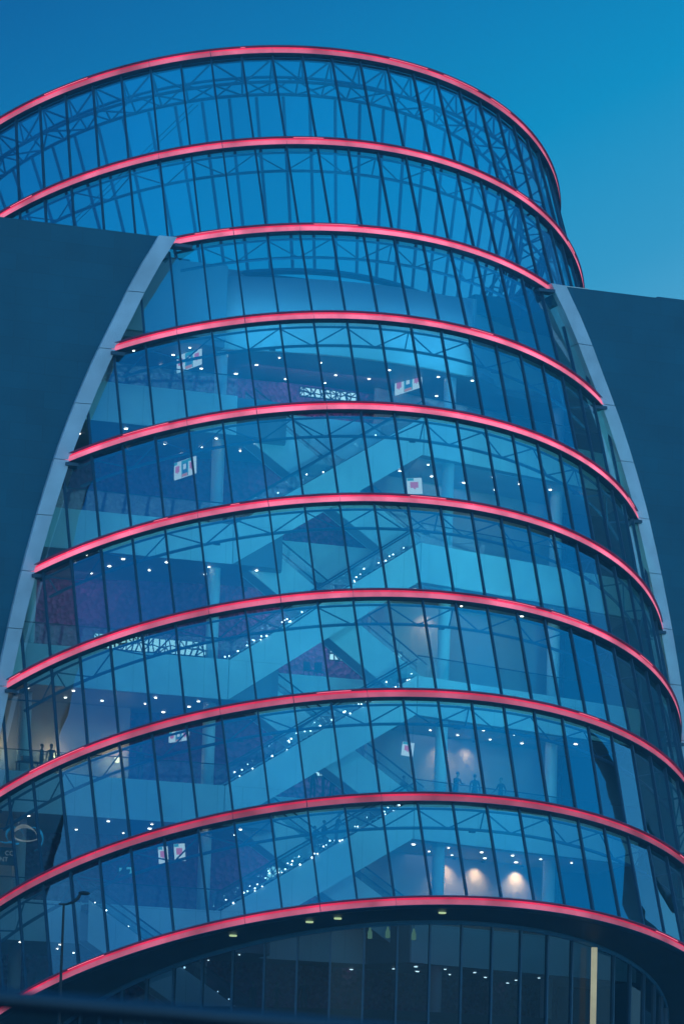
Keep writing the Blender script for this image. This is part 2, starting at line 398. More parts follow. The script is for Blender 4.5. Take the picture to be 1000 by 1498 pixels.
# ------------------------------------------------------------------ curtain wall
random.seed(3)
js = range(-24, 23)
for i in range(1, 10):
    g = G()
    for j in js:
        ta, tb = TH0+R_(5*j), TH0+R_(5*(j+1))
        if not visible((P(RH[i], RR[i], (ta+tb)/2)*.35 + P(RH[i+1], RR[i+1], (ta+tb)/2)*.65)): 
            if not visible(P(RH[i], RR[i], (ta+tb)/2)): continue
        e = [random.uniform(-.019, .019) for _ in range(4)]
        q = [P(RH[i+1], RR[i+1]+e[0], ta), P(RH[i+1], RR[i+1]+e[1], tb), P(RH[i], RR[i]+e[2], tb), P(RH[i], RR[i]+e[3], ta)]
        g.add(q, [(0, 1, 2, 3)])
    g.out('glazing', M['glass'], CC, fix=False)
for j in js:
    th = TH0+R_(5*j); hs = [RH[10] + (RH[1]-RH[10])*k/110 for k in range(111)]
    runs = [[]]
    for h in hs:
        p = P(h, rad(h), th)
        if visible(p) and p.y < 30: runs[-1].append(h)
        elif runs[-1]: runs.append([])
    for ht in runs:
        if len(ht) < 3: continue
        vs = []; fs = []; w = .052
        for k, h in enumerate(ht):
            r = rad(h); d = w/r
            for dr, sg in ((-.06, -1), (.09, -1), (.09, 1), (-.06, 1)): vs.append(P(h, r+dr, th+sg*d))
            if k:
                for c in range(4): fs.append((4*(k-1)+c, 4*(k-1)+(c+1) % 4, 4*k+(c+1) % 4, 4*k+c))
        fs += [(0, 1, 2, 3), tuple(4*(len(ht)-1)+c for c in (3, 2, 1, 0))]
        mesh('mullion', vs, fs, M['mullion'], CC)

# ------------------------------------------------------------------ ring trusses inside the glass
for i in range(1, 11):
    h, r = RH[i], RR[i]; a0, a1 = ring_range(i)
    if i <= 2: a0, a1 = R_(-118), R_(100)
    g = G(); n = int((a1-a0)/R_(2.5))
    def arc(dr, dh, rad_, sides=6): g.tube([P(h+dh, r+dr, a0+(a1-a0)*k/n) for k in range(n+1)], rad_, sides, False)
    k0 = math.ceil((a0-TH0)/R_(5)); k1 = math.floor((a1-TH0)/R_(5))
    if i == 1:
        arc(-.5, -1.75, .10); arc(-2.3, -1.35, .10); arc(-2.3, -.1, .09); arc(-.3, -.3, .12)
        for k in range(k0, k1+1):
            t = TH0+R_(5*k); q = t+R_(5)*(1 if k % 2 == 0 else -1); 
            g.tube([P(h-.3, r-.25, t), P(h-1.75, r-.5, t)], .06, 5)
            g.tube([P(h-.3, r-.25, t), P(h-1.35, r-2.3, t)], .06, 5)
            if k % 2 == 0:
                for s in (1, -1): 
                    g.tube([P(h-.3, r-.25, t), P(h-1.75, r-.5, t+s*R_(5))], .065, 5)
                    g.tube([P(h-1.75, r-.5, t), P(h-1.35, r-2.3, t+s*R_(5))], .06, 5)
                    g.tube([P(h-.1, r-2.3, t+s*R_(5)), P(h-1.35, r-2.3, t)], .055, 5)
    else:
        if i == 10: continue
        arc(-1.1, -1.15, .09); arc(-.35, -.4, .07)
        for k in range(k0, k1+1):
            t = TH0+R_(5*k)
            if k % 2 == 0:
                for s in (1, -1): g.tube([P(h-1.15, r-1.1, t), P(h-.4, r-.35, t+s*R_(5))], .045, 5)
            if k % 6 == 3: g.tube([P(h-.4, r-.35, t), P(h-1.15, r-1.1, t)], .045, 5)
    g.out('ring_truss', M['truss'], CC)
# raking struts of the open crown, down to a ring on the roof
hb = RH[3]+1.4; rb = 15.0
for k in range(-22, 19):
    t = TH0+R_(5*k)+R_(2.5)
    p = P(hb, rb, t)
    if k % 1: continue
    g = G(); g.tube([P(RH[1]-1.6, RR[1]-2.2, t), p], .095, 6); g.out('raking_strut', M['truss'], CC)
g = G(); g.tube([P(hb, rb, R_(-125)+R_(230)*k/80) for k in range(81)], .2, 6, False)
g.tube([P(hb-2.0, rb-.2, R_(-125)+R_(230)*k/80) for k in range(81)], .13, 6, False); g.out('roof_ring_beam', M['truss'], CC)
for (ta, tb, ha, hb_) in ((-28, -58, RH[1]-1.5, RH[2]+1.0), (-27, -57, RH[1]-1.6, RH[2]+.8)):
    g = G(); g.tube([P(ha, RR[1]-2.4, R_(ta)), P(hb_, RR[2]-4.5, R_(tb))], .025, 4); g.out('stay_cable', M['truss'], CC)

# ------------------------------------------------------------------ inside: auditorium, floors, ceilings, columns
g = G(); vs = []
def drum_pt(a, z, rr=30.0): return (rr*math.sin(a), 38-rr*math.cos(a), z)
n = 40
for k in range(n+1):
    a = R_(-48)+R_(96)*k/n; vs += [drum_pt(a, -3.8), drum_pt(a, 41.0), drum_pt(a, 41.0, 29.6), drum_pt(a, -3.8, 29.6)]
g.add(vs, [(4*k+j, 4*k+(j+1) % 4, 4*k+4+(j+1) % 4, 4*k+4+j) for k in range(n) for j in range(4)])
g.out('auditorium_wall', M['red'], CC)

FT = [9.1, 16.1, 23.2, 30.9, 38.3]          # tops of the balcony panels
DROP = 2.25
ang = R_(20); ca, sa = math.cos(ang), math.sin(ang)
def right_pt(u, w): return (4.6+u*ca-w*sa, .5+u*sa+w*ca)
XI = 22.8
dl_mesh = None
def downlight(parent, x, y, z):
    global dl_mesh
    if dl_mesh is None:
        g = G(); g.lathe([(.07, -.03), (.085, -.025), (.09, 0)], 10); o = g.out('downlight', M['down'], parent); dl_mesh = o.data
    else: o = link(D.objects.new('downlight', dl_mesh), parent)
    o.scale = (random.choice((.7, .85, 1.0, 1.0, 1.25)),)*2+(1,)
    o.location = (x, y, z-.012)
random.seed(21)
for k, zt in enumerate(FT):
    zs, zf = zt-DROP, zt-.06
    top = (k == len(FT)-1)
    # left slab, with the notch for the escalator wells
    poly = [(-XI, .62), (-6.9, .62), (-6.9, 4.3), (6.9, 4.3), (6.9, .95)]
    left = [(-XI, .64), (-5.0, .64), (-4.2, .8), (-3.6, 1.3), (-3.3, 2.2), (-3.2, 4.2), (3.6, 4.2), (4.6, .64), right_pt(18.3, .14), (XI, 14), (-XI, 14)]
    g = G(); g.prism(left, zs+.02, zf, 'z'); sl_ = g.out('floor_slab', [M['soffit'], M['floor']], CC)
    for p in sl_.data.polygons: p.material_index = 1 if p.normal.z > .5 else 0
    g = G(); g.prism([right_pt(.6, 1.0), right_pt(18.0, .6), (XI, 13.8), (8, 13.8)], zs-.03, zs+.014, 'z'); g.out('ceiling_panel', M['soffit_pale'], sl_)
    g = G(); g.prism([(-XI, .5), (-6.95, .5), (-6.95, .62), (-XI, .62)], zs, zt, 'z'); g.out('balcony_front', M['fascia'], sl_)
    g = G(); g.prism([right_pt(.1, 0), right_pt(18.6, 0), right_pt(18.6, .12), right_pt(.1, .12)], zs, zt, 'z'); g.out('balcony_front', M['fascia'], sl_)
    g = G(); g.box((-3.1, 4.08, zs), (3.4, 4.19, zt)); g.out('balcony_front', M['fascia'], sl_)
    # glass balustrade and handrail standing above the panel
    for pa, pb in (((-XI, .56), (-6.95, .56)), (right_pt(.1, .06), right_pt(18.5, .06))):
        L = math.hypot(pb[0]-pa[0], pb[1]-pa[1]); ux, uy = (pb[0]-pa[0])/L, (pb[1]-pa[1])/L
        g = G(); g.prism([(pa[0], pa[1]-.008), (pb[0], pb[1]-.008), (pb[0], pb[1]+.008), (pa[0], pa[1]+.008)], zt+.01, zt+1.12, 'z'); bo = g.out('balustrade', M['clear'], sl_)
        g = G(); g.tube([(*pa, zt+1.17), (*pb, zt+1.17)], .04, 6); g.out('handrail', M['rail'], bo)
    # lamps in the ceiling under this slab
    for a in range(7):
        for b in range(3):
            if random.random() < .22: continue
            downlight(sl_, -20.5+a*2.55+random.uniform(-.4, .4)+.5*(b % 2), 2.0+b*3.0+random.uniform(-.3, .3), zs)
    for a in range(6):
        for b in range(3):
            if random.random() < .2: continue
            p = right_pt(2.0+a*2.6+random.uniform(-.3, .3)+.6*(b % 2), 1.9+b*2.7+random.uniform(-.3, .3)); downlight(sl_, p[0], p[1], zs-.045)
# the top storey ceiling and the white curved volume above it
zc = 41.2
ed = [(-XI, 1.2)] + [(-8.2+.0*k, 1.2) for k in range(1)] + [(-7.5+15.5*q/24, 1.4-1.6*math.sin(pi*q/24)) for q in range(25)] + [(8.8, 1.8), (10.2, 3.2), (11.5, 5.5), (XI, 9), (XI, 14), (-XI, 14)]
g = G(); g.prism(ed, zc, zc+.35, 'z'); ts = g.out('floor_slab', M['soffit'], CC)
for a in range(12):
    for b in range(3):
        if random.random() < .2: continue
        downlight(ts, -19+a*2.5+random.uniform(-.4, .4), 2.4+b*2.6+random.uniform(-.3, .3), zc)
ub = [(x, y) for x, y in ed[2:27]]
g = G()
vs = []
for x, y in ub: vs += [(x, y-.05, zc-.02), (x, y+.2, 45.6+.02*x), (x, y+.6, 45.6+.02*x), (x, y+.5, zc-.02)]
g.add(vs, [(4*q+j, 4*q+(j+1) % 4, 4*q+4+(j+1) % 4, 4*q+4+j) for q in range(len(ub)-1) for j in range(4)] + [(0, 1, 2, 3), tuple(4*(len(ub)-1)+j for j in (3, 2, 1, 0))])
g.out('curved_upper_wall', M['white'], CC, True)
g = G(); g.box((-XI, 1.0, zc+.36), (-7.6, 5.4, 45.9)); g.out('plant_enclosure', M['box'], CC)
g = G(); g.prism([(-7.5, 3.4), (9, 3.4), (12.5, 6.0), (XI, 10), (XI, 16), (-7.5, 16)], zc+.36, 46.3, 'z'); g.out('plant_enclosure', M['box'], CC)
# tall columns
for x, y in ((-7.2, 2.6), (7.15, 2.6), (-17.5, 4.5), (16.5, 7.5)):
    g = G(); g.lathe([(.36, -3.8), (.36, zc-.02)], 20, (x, y, 0)); o = g.out('column', M['column'], CC, True)
    for p in o.data.polygons: p.use_smooth = len(p.vertices) == 4
# walls of the side rooms
for k, zt in enumerate(FT):
    zf = zt-.06; zn = (FT[k+1]-DROP if k+1 < len(FT) else zc)
    g = G(); a, b = right_pt(2.2, 6.4), right_pt(17.6, 5.9); c, d = right_pt(17.6, 6.1), right_pt(2.2, 6.6)
    g.prism([a, b, c, d], zf+.01, zn-.04, 'z'); g.out('room_wall', M['beige'], CC)
    g = G(); g.box((-22.7, 7.4, zf+.01), (-10.2 if k == 1 else -16.6, 7.6, zn-.01)); g.out('room_wall', M['beige'], CC)

# ------------------------------------------------------------------ interior lamps
def area(name, loc, target, size, sy, power, col):
    l = D.lights.new(name, 'AREA'); l.shape = 'RECTANGLE'; l.size = size; l.size_y = sy; l.energy = power; l.color = col
    o = D.objects.new(name, l); COL.objects.link(o); o.location = loc
    o.rotation_euler = (Vector(target)-Vector(loc)).to_track_quat('-Z', 'Y').to_euler(); o.parent = CC
    return o
TEAL = (.12, .85, 1.0)
def fill_light(k, x, y, z, tx, ty, tz, power, col=TEAL):  # added fill for the atrium fronts; the small housing is invented with it
    g = G(); g.box((x-.16, y-.1, z-.05), (x+.16, y+.06, z+.05)); g.out('fill_housing', M['mullion'], CC)
    l = D.lights.new('added_fill', 'SPOT'); l.energy = power*3.2; l.color = col; l.spot_size = R_(150); l.spot_blend = 1.0; l.shadow_soft_size = 0.0
    d = (Vector((tx, ty, tz))-Vector((x, y, z))).normalized()
    o = D.objects.new('added_fill', l); COL.objects.link(o); o.location = Vector((x, y, z))+d*.2; o.rotation_euler = d.to_track_quat('-Z', 'Y').to_euler(); o.parent = CC
FILL = 270
def chord(i, th):
    return P(RH[i]-1.28, RR[i]-1.1, th)
for k, i in enumerate((9, 8, 7, 6, 5)):
    zt = FT[k]
    for th, tx in ((-32, -10), (0, 0), (34, 11)):
        p = chord(i, R_(th)); fill_light(k, p.x, p.y, p.z, tx, .5 if tx < 5 else 3, zt-.5, FILL*(.25, .6, .9, 1.05, .5)[k]*((.12, .4, .6, .6, .3)[k] if tx < -5 else 1.35 if tx > 5 else 1.05))
for th, tx in ((-20, -3), (18, 5)):
    p = chord(4, R_(th)); fill_light(9, p.x, p.y, p.z, tx, 1, 44.5, 420, (.05, .55, 1.0))
for k, zt in enumerate(FT):
    zn = (FT[k+1]-DROP if k+1 < len(FT) else zc)
    area('room_lamp', (-13, 4, zn-.15), (-13, 4.6, 0), 10, 3, 12, (.5, .5, 1.0))
    area('room_lamp', (0, 6.5, zn-.15), (0, 8.0, 0), 7, 1.2, 24, (.8, .5, .9))
    p = right_pt(9, 4.5); area('room_lamp', (p[0], p[1], zn-.15), (p[0], p[1]+.5, 0), 8, 3, 40, (.5, .65, 1.0))
def sconce(x, y, z, power=110):
    g = G(); g.lathe([(.05, 0), (.14, .05), (.16, .3), (.05, .34)], 10, (x, y, z)); g.out('wall_lamp', M['warm'], CC)
    l = D.lights.new('wall_lamp_light', 'POINT'); l.energy = power; l.color = (1.0, .72, .45); l.shadow_soft_size = .2
    o = D.objects.new('wall_lamp_light', l); COL.objects.link(o); o.location = (x, y-.35, z+.2); o.parent = CC
for x in (-21.5, -18.3, -14.8, -11.0): sconce(x, 7.1, FT[1]+1.6, 45)
area('wall_washer', (-14.5, 7.6, FT[2]+4.3), (-14.5, 13.5, FT[2]+2.6), 6, .4, 42, (1.0, .66, .85))
area('wall_washer', (.5, 4.6, FT[2]+4.2), (.5, 9, FT[2]+2.0), 5, .4, 70, (1.0, .65, .8))
area('wall_washer', (0, 4.6, FT[4]+2.4), (0, 9, FT[4]+1.0), 9, .3, 50, (1.0, .35, .6))
def wall_spot(u, k, power):                       # ceiling lamp close to the wall, throwing a warm pool on it
    zn = FT[k+1]-DROP-.12; p = right_pt(u, 5.45); q = right_pt(u, 6.6)
    g = G(); g.lathe([(.08, -.12), (.11, -.1), (.11, 0)], 10, (p[0], p[1], zn)); g.out('wall_lamp', M['mullion'], CC)
    l = D.lights.new('wall_lamp_light', 'SPOT'); l.energy = power; l.color = (1.0, .62, .34); l.spot_size = R_(112); l.spot_blend = 1.0; l.shadow_soft_size = 0.0
    o = D.objects.new('wall_lamp_light', l); COL.objects.link(o); o.location = (p[0], p[1], zn-.14); o.parent = CC
    o.rotation_euler = (Vector((q[0], q[1], FT[k]+.9))-Vector(o.location)).to_track_quat('-Z', 'Y').to_euler()
for u, w_ in ((8.6, 1.0), (11.0, .8), (14.3, 1.1)): wall_spot(u, 0, 330*w_)
for u, w_ in ((8.0, 1.0), (10.0, .6)): wall_spot(u, 1, 170*w_)
sconce(-20.4, 6.9, FT[0]+1.7, 40)
wall_spot(6.5, 2, 130)

# ------------------------------------------------------------------ escalators
bulb_mesh = None
def escalator(x0, z0, x1, z1, y0, y1, label, bulbs=0, even=False, group='escalators in the glass atrium'):
    """x0,z0 lower end, x1,z1 upper end (heights of panel top)"""
    global bulb_mesh
    e = thing('escalator', label, 'escalator', (x0, (y0+y1)/2, z0), 0, group)
    X, Z, hy = x1-x0, z1-z0, (y1-y0)/2
    quad = [(0, 0), (X, Z), (X, Z-DROP), (0, -DROP)]
    for a, b in ((-hy, -hy+.08), (hy-.08, hy)):
        g = G(); g.prism(quad, a, b); g.out('side_panel', M['fascia'], e)
    g = G(); g.prism([(0, -DROP+.02), (X, Z-DROP+.02), (X, Z-DROP+.10), (0, -DROP+.10)], -hy+.085, hy-.085); g.out('underside', M['soffit_pale'], e)
    g = G(); n = 34
    for q in range(n):
        xa, xb = X*q/n, X*(q+1)/n; zz = Z*(q+.5)/n-.12
        g.box((min(xa, xb), -hy+.2, zz-.3), (max(xa, xb), hy-.2, zz))
    g.out('steps', M['step'], e)
    for y in (-hy+.04, hy-.04):
        g = G(); g.prism([(0, .01), (X, Z+.01), (X, Z+.9), (0, .9)], y-.008, y+.008); b = g.out('balustrade', M['clear'], e)
        g = G(); g.tube([(0, y, .95), (X, y, Z+.95)], .05, 6); g.out('handrail', M['rail'], b)
    if bulbs:
        s = None
        g = G(); g.tube([(0, -hy-.02, .05), (X, -hy-.02, Z+.05)], .012, 4); s = g.out('light_string', M['rail'], e)
        for q in range(bulbs):
            f = (q+.5)/bulbs if even else random.uniform(.01, .97); dz = .1 if even else random.choice((.07, .07, .18, .32, .5)); yy = random.choice((-hy-.04, -hy-.04, hy-.1))
            if bulb_mesh is None:
                g = G(); g.ball((0, 0, 0), .04, 6, 4); o = g.out('bulb', M['bulb'], s); bulb_mesh = o.data
            else: o = link(D.objects.new('bulb', bulb_mesh), s)
            o.location = (X*f, yy, Z*f+dz+random.uniform(-.03, .03)); sc = random.uniform(.6, 1.35); o.scale = (sc,)*3
    return e
random.seed(5)
nm = ['lowest', 'second', 'third', 'topmost']
for k in range(4):
    escalator(-6.9, FT[k], 4.6, FT[k+1], .5, 2.0, ['lowest right-rising escalator, pale side panel edged with many tiny lights', 'right-rising escalator with tiny lights, second from the bottom', 'right-rising escalator with tiny lights, third from the bottom', 'topmost right-rising escalator with only a few tiny lights'][k], (46, 44, 34, 7)[k])
    escalator(6.0, FT[k], -5.2, FT[k+1], 2.3, 3.8, ['lowest unlit left-rising escalator behind the lit ones', 'second unlit left-rising escalator from the bottom', 'third unlit left-rising escalator, above the dark diamond opening', 'topmost unlit left-rising escalator under the uppermost floor'][k])
escalator(-5.4, 3.0, -15.4, FT[0], -1.5, -.05, 'dim escalator at the lower left, descending to the entrance hall', 15, True)

# ------------------------------------------------------------------ helper: a point of the place seen at a given photo position, on the plane y = Y
def at(px, py, Y):
    d = fwd + r2*((px-500)/6305.4) - u2*((py-749)/6305.4)
    k = (Y-CAM.y)/d.y
    return CAM + d*k

# ------------------------------------------------------------------ entrance below the lowest ring
LZ = 3.0                                         # entrance hall floor
def Q(th): return P(1.15, 17.8, th) + Vector((0, -2.3, 0))
TE = [R_(-95)+R_(180)*k/64 for k in range(65)]
g = G(); vs = []
for th in TE: vs += [P(RH[10]-.30, RR[10]-.05, th), Q(th)+Vector((0, 0, .12)), Q(th)+Vector((0, 0, .4)), P(RH[10]+.05, RR[10]-.3, th)]
g.add(vs, [(4*k+j, 4*k+(j+1) % 4, 4*k+4+(j+1) % 4, 4*k+4+j) for k in range(64) for j in range(4)])
sf = g.out('overhang_soffit', M['dark'], CC)
for px, py in ((455, 1343), (494, 1337), (340, 1362), (650, 1336)):
    best = min(((P(RH[10]-.30, RR[10]-.05, th)*.72+Q(th)*.28) for th in [R_(-60)+R_(1)*k for k in range(110)]), key=lambda p: abs((at(px, py, p.y)-p).x))
    g = G(); g.lathe([(.16, -.03), (.2, -.02), (.2, .05)], 10, (best.x, best.y, best.z-.05)); g.out('soffit_lamp', M['pendant'], sf)
g = G(); g.tube([Q(th) for th in TE], .13, 6); g.out('entrance_head_rail', M['truss'], CC)
g = G()
EJ = [R_(-13.7)+R_(5.6)*k for k in range(-14, 17)]
for a, b in zip(EJ, EJ[1:]):
    A, B = Q(a), Q(b)
    g.add([(A.x, A.y, -3.85), (B.x, B.y, -3.85), (B.x, B.y, B.z-.1), (A.x, A.y, A.z-.1)], [(0, 1, 2, 3)])
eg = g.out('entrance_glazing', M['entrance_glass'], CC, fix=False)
for a in EJ:
    A = Q(a); c, s_ = math.cos(a), math.sin(a)
    g = G(); w, d = .05, .12
    cor = [(A.x+c*u-s_*v*-1, A.y+s_*u+c*v*-1) for u, v in ((-w, -d), (w, -d), (w, d), (-w, d))]
    g.prism(cor, -3.85, A.z-.1, 'z'); g.out('entrance_mullion', M['mullion'], eg)
g = G(); g.prism([(Q(t).x*.985, Q(t).y+.25) for t in TE[6:-6]] + [(XI, 14), (-XI, 14)], LZ-.5, LZ, 'z'); g.out('floor_slab', M['floor'], CC)
# pale column at the right end of the entrance, its lit look painted as emission
def col_err(th):
    q = Q(th)*1.02; return abs((at(868, 1440, q.y)-q).x)
thc = min([R_(20)+R_(.25)*k for k in range(300)], key=col_err); p = Q(thc)*1.02
g = G(); g.lathe([(.16, -3.85), (.16, at(868, 1386, p.y).z)], 14, (p.x, p.y, 0)); g.out('pale_column', emit('column_painted_light', (.60, .62, .43), .6, .2, .5), CC)
area('hall_red_fill', (2, -4, LZ+3.4), (2, 0, LZ), 16, 3, 75, (1.0, .14, .2))  # added red fill to redden the hall, no fitting stands there
for k, (px, py) in enumerate(((541, 1358), (567, 1357), (605, 1360))):
    p = at(px, py, -13.0)
    t = thing('pendant_lamp', ('leftmost of three green glass pendant lamps in the entrance hall', 'middle one of three green glass pendant lamps in the entrance hall', 'rightmost of three green glass pendant lamps in the entrance hall')[k], 'lamp', p, 0, 'green pendant lamps in the entrance hall')
    g = G(); g.lathe([(.05, .05), (.06, -.08), (.12, -.2), (.13, -.5), (.1, -.55)], 12); g.out('lamp_shade', M['pendant'], t, True)
    g = G(); g.tube([(0, 0, .05), (0, 0, 1.2)], .012, 5); g.out('cord', M['mullion'], t)
p = at(247, 1401, -11.5)
t = thing('flame_lamp', 'small warm flame shaped lamp under the lowest pink ring', 'lamp', p)
g = G(); g.lathe([(.02, -.25), (.07, -.1), (.09, .05), (.04, .25), (.01, .4)], 10); g.out('lamp_glass', M['warm'], t, True)
g = G(); g.lathe([(.1, -.32), (.1, -.25)], 10); g.tube([(0, 0, -.3), (0, .5, -.3), (0, .5, .8)], .03, 5); g.out('bracket', M['mullion'], t)

# ------------------------------------------------------------------ people
def nearest(p, segs):
    best = (9e9, None)
    for a, b, lab in segs:
        ab = b-a; t = max(0, min(1, (p-a).dot(ab)/max(ab.length_squared, 1e-9))); d = (a+ab*t-p).length
        if d < best[0]: best = (d, lab)
    return best[1]
SKIN = pbr('skin', (.30, .19, .14), .6, 0, .05); HAIRS = [pbr('hair', c, .6, 0, .1) for c in ((.02, .015, .012), (.06, .035, .02), (.12, .09, .05))]
CLOTH = [pbr('cloth', c, .85, 0, .1, 6) for c in ((.02, .03, .05), (.05, .05, .06), (.08, .03, .03), (.03, .06, .08), (.12, .12, .13))]
SHOE = pbr('shoe_leather', (.015, .013, .012), .5, 0, .1)
def person_mesh(pose):
    """one skinned body: V = joints, radius, body label"""
    V = Vector
    J = {'pelvis': (V((0, 0, .98)), .135), 'waist': (V((0, .0, 1.12)), .125), 'chest': (V((0, 0, 1.34)), .15), 'neck0': (V((0, 0, 1.5)), .062), 'neck': (V((0, -.01, 1.56)), .056),
         'jaw': (V((0, -.025, 1.63)), .075), 'head': (V((0, -.01, 1.70)), .092), 'crown': (V((0, 0, 1.77)), .07)}
    E_ = [('pelvis', 'waist', 't'), ('waist', 'chest', 't'), ('chest', 'neck0', 't'), ('neck0', 'neck', 's'), ('neck', 'jaw', 's'), ('jaw', 'head', 's'), ('head', 'crown', 's')]
    for sd, s in (('l', -1), ('r', 1)):
        st = pose.get('stride', .0)*s
        J['hip'+sd] = (V((s*.095, 0, .93)), .1); J['knee'+sd] = (V((s*.1, -st*.5-.01, .5)), .062); J['ank'+sd] = (V((s*.1, -st+.02, .09)), .042); J['toe'+sd] = (V((s*.115, -st-.15, .035)), .034)
        J['sho'+sd] = (V((s*.19, .0, 1.44)), .068)
        el, wr, hd = pose['arm'+sd]
        J['elb'+sd] = (V((s*el[0], el[1], el[2])), .046); J['wri'+sd] = (V((s*wr[0], wr[1], wr[2])), .031); J['palm'+sd] = (V((s*hd[0], hd[1], hd[2])), .036)
        E_ += [('pelvis', 'hip'+sd, 'p'), ('hip'+sd, 'knee'+sd, 'p'), ('knee'+sd, 'ank'+sd, 'p'), ('ank'+sd, 'toe'+sd, 'f'), ('chest', 'sho'+sd, 't'), ('sho'+sd, 'elb'+sd, 't'), ('elb'+sd, 'wri'+sd, 't'), ('wri'+sd, 'palm'+sd, 's')]
    lean = pose.get('lean', 0)
    if lean:
        for k in J:
            p = J[k][0]
            if p.z > .95: J[k] = (V((p.x, p.y-(p.z-.95)*lean, p.z-(p.z-.95)*lean*lean*.5)), J[k][1])
    names = list(J); me = D.meshes.new('body')
    me.from_pydata([J[k][0] for k in names], [(names.index(a), names.index(b)) for a, b, _ in E_], [])
    o = D.objects.new('body', me); COL.objects.link(o)
    m = o.modifiers.new('skin', 'SKIN'); m.use_smooth_shade = True
    for k, sv in zip(names, me.skin_vertices[0].data): sv.radius = (J[k][1], J[k][1]*(.78 if k in ('chest', 'waist', 'pelvis') else 1)); sv.use_root = (k == 'pelvis')
    o.modifiers.new('sub', 'SUBSURF').levels = 1
    dg = bpy.context.evaluated_depsgraph_get(); ev = D.meshes.new_from_object(o.evaluated_get(dg)); D.objects.remove(o)
    bm = bmesh.new(); bm.from_mesh(ev)
    g = G()                                       # fingers, thumb, nose, ears
    for sd, s in (('l', -1), ('r', 1)):
        w_, h_ = J['wri'+sd][0], J['palm'+sd][0]; d = (h_-w_).normalized(); sde = d.cross(Vector((0, 0, 1))); sde = sde.normalized() if sde.length > .2 else Vector((0, 1, 0))
        cu = sde.cross(d)*-.5
        for q, L in enumerate((.075, .085, .08, .06)):
            b = h_ + d*.02 + sde*(q-1.5)*.019; g.tube([b, b+d*L*.5, b+d*L*.85+cu*L*.35, b+d*L+cu*L*.8], [.009, .0085, .008, .006], 5)
        b = h_ - d*.02 - sde*.03; g.tube([b, b+d*.03-sde*.02, b+d*.055-sde*.022+cu*.02], [.011, .01, .007], 5)
    hd = J['head'][0]
    g.tube([hd+Vector((0, -.085, .01)), hd+Vector((0, -.112, -.03)), hd+Vector((0, -.088, -.042))], [.008, .014, .01], 5)
    for s in (-1, 1):
        g.ball(hd+Vector((s*.09, .01, -.02)), .03, 6, 4, (.35, .7, 1)); g.ball(hd+Vector((s*.035, -.082, .0)), .012, 6, 4)
    g.tube([hd+Vector((-.025, -.086, -.07)), hd+Vector((.025, -.086, -.07))], .007, 5)
    k0 = len(bm.verts); vv = [bm.verts.new(v) for v in g.v]
    for f in g.f:
        try: bm.faces.new([vv[i] for i in f])
        except ValueError: pass
    bm.to_mesh(ev); bm.free()
    segs = [(J[a][0], J[b][0], l) for a, b, l in E_]
    idx = {'t': 0, 'p': 1, 's': 2, 'f': 3}
    for p in ev.polygons: p.material_index = idx[nearest(p.center, segs)]; p.use_smooth = True
    for m_ in (CLOTH[0], CLOTH[1], SKIN, SHOE): ev.materials.append(m_)
    ev.name = 'body'
    return ev, hd
POSES = [dict(arml=((.25, .03, 1.16), (.27, -.06, .93), (.27, -.08, .85)), armr=((.25, .03, 1.16), (.27, -.06, .93), (.27, -.08, .85)), stride=.05),
         dict(arml=((.27, -.12, 1.2), (.2, -.38, 1.16), (.17, -.45, 1.17)), armr=((.27, -.12, 1.2), (.2, -.38, 1.16), (.17, -.45, 1.17)), lean=.22),
         dict(arml=((.24, -.1, 1.17), (.25, -.3, 1.02), (.25, -.37, .98)), armr=((.24, .14, 1.17), (.26, .1, .93), (.26, .08, .85)), stride=.24),
         dict(arml=((.28, -.05, 1.17), (.14, -.27, 1.2), (.07, -.3, 1.23)), armr=((.25, .03, 1.16), (.27, -.05, .93), (.27, -.07, .85)), stride=.08)]
PM = [person_mesh(p) for p in POSES]
g = G(); g.ball((0, .012, .035), .104, 10, 7, (.95, 1.05, .95)); HM = None
def person(x, y, z, pose, rz, cl, lg, hair, label, h=1.8, group=None):
    global HM
    t = thing('person', label, 'person', (x, y, z), rz, group)
    k = h/1.84; t.scale = (k, k, k)
    me, hd = PM[pose]; o = D.objects.new('body', me); link(o, t)
    for si, m_ in ((0, CLOTH[cl]), (1, CLOTH[lg])):
        o.material_slots[si].link = 'OBJECT'; o.material_slots[si].material = m_
    gg = G(); gg.ball((0, .018, .03), .103, 10, 7, (.93, 1.02, .95)); ho = gg.out('hair', HAIRS[hair], t, True, hd)
    return t
def stand(px, py, Y, z, *a, **k):
    k['h'] = k.get('h', 1.8)*1.1
    p = at(px, py, Y); return person(p.x, Y, z, *a, **k)
F = FT
stand(206, 1100, 1.4, F[1], 0, .3, 0, 1, 0, 'person in dark clothes standing alone at the rail before a beige wall')
stand(61, 1112, 2.0, F[1], 3, .9, 3, 1, 1, 'shorter person left of a pair beside the dark table', h=1.62)
stand(75, 1112, 2.4, F[1], 0, -.5, 0, 0, 0, 'taller person right of a pair beside the dark table', h=1.7)
stand(666, 1145, 2.2, F[1], 1, .3, 0, 1, 0, 'person leaning over the rail beside the white column')
stand(694, 1145, 2.7, F[1], 0, 2.6, 1, 1, 1, 'person with back turned, middle of three by the lit wall')
stand(732, 1145, 3.3, F[1], 2, -1.3, 0, 1, 2, 'person walking to the right, rightmost of three by the lit wall')
stand(590, 1150, 6.0, F[1], 0, .2, 1, 0, 0, 'lone dim person under the pale descending escalator')
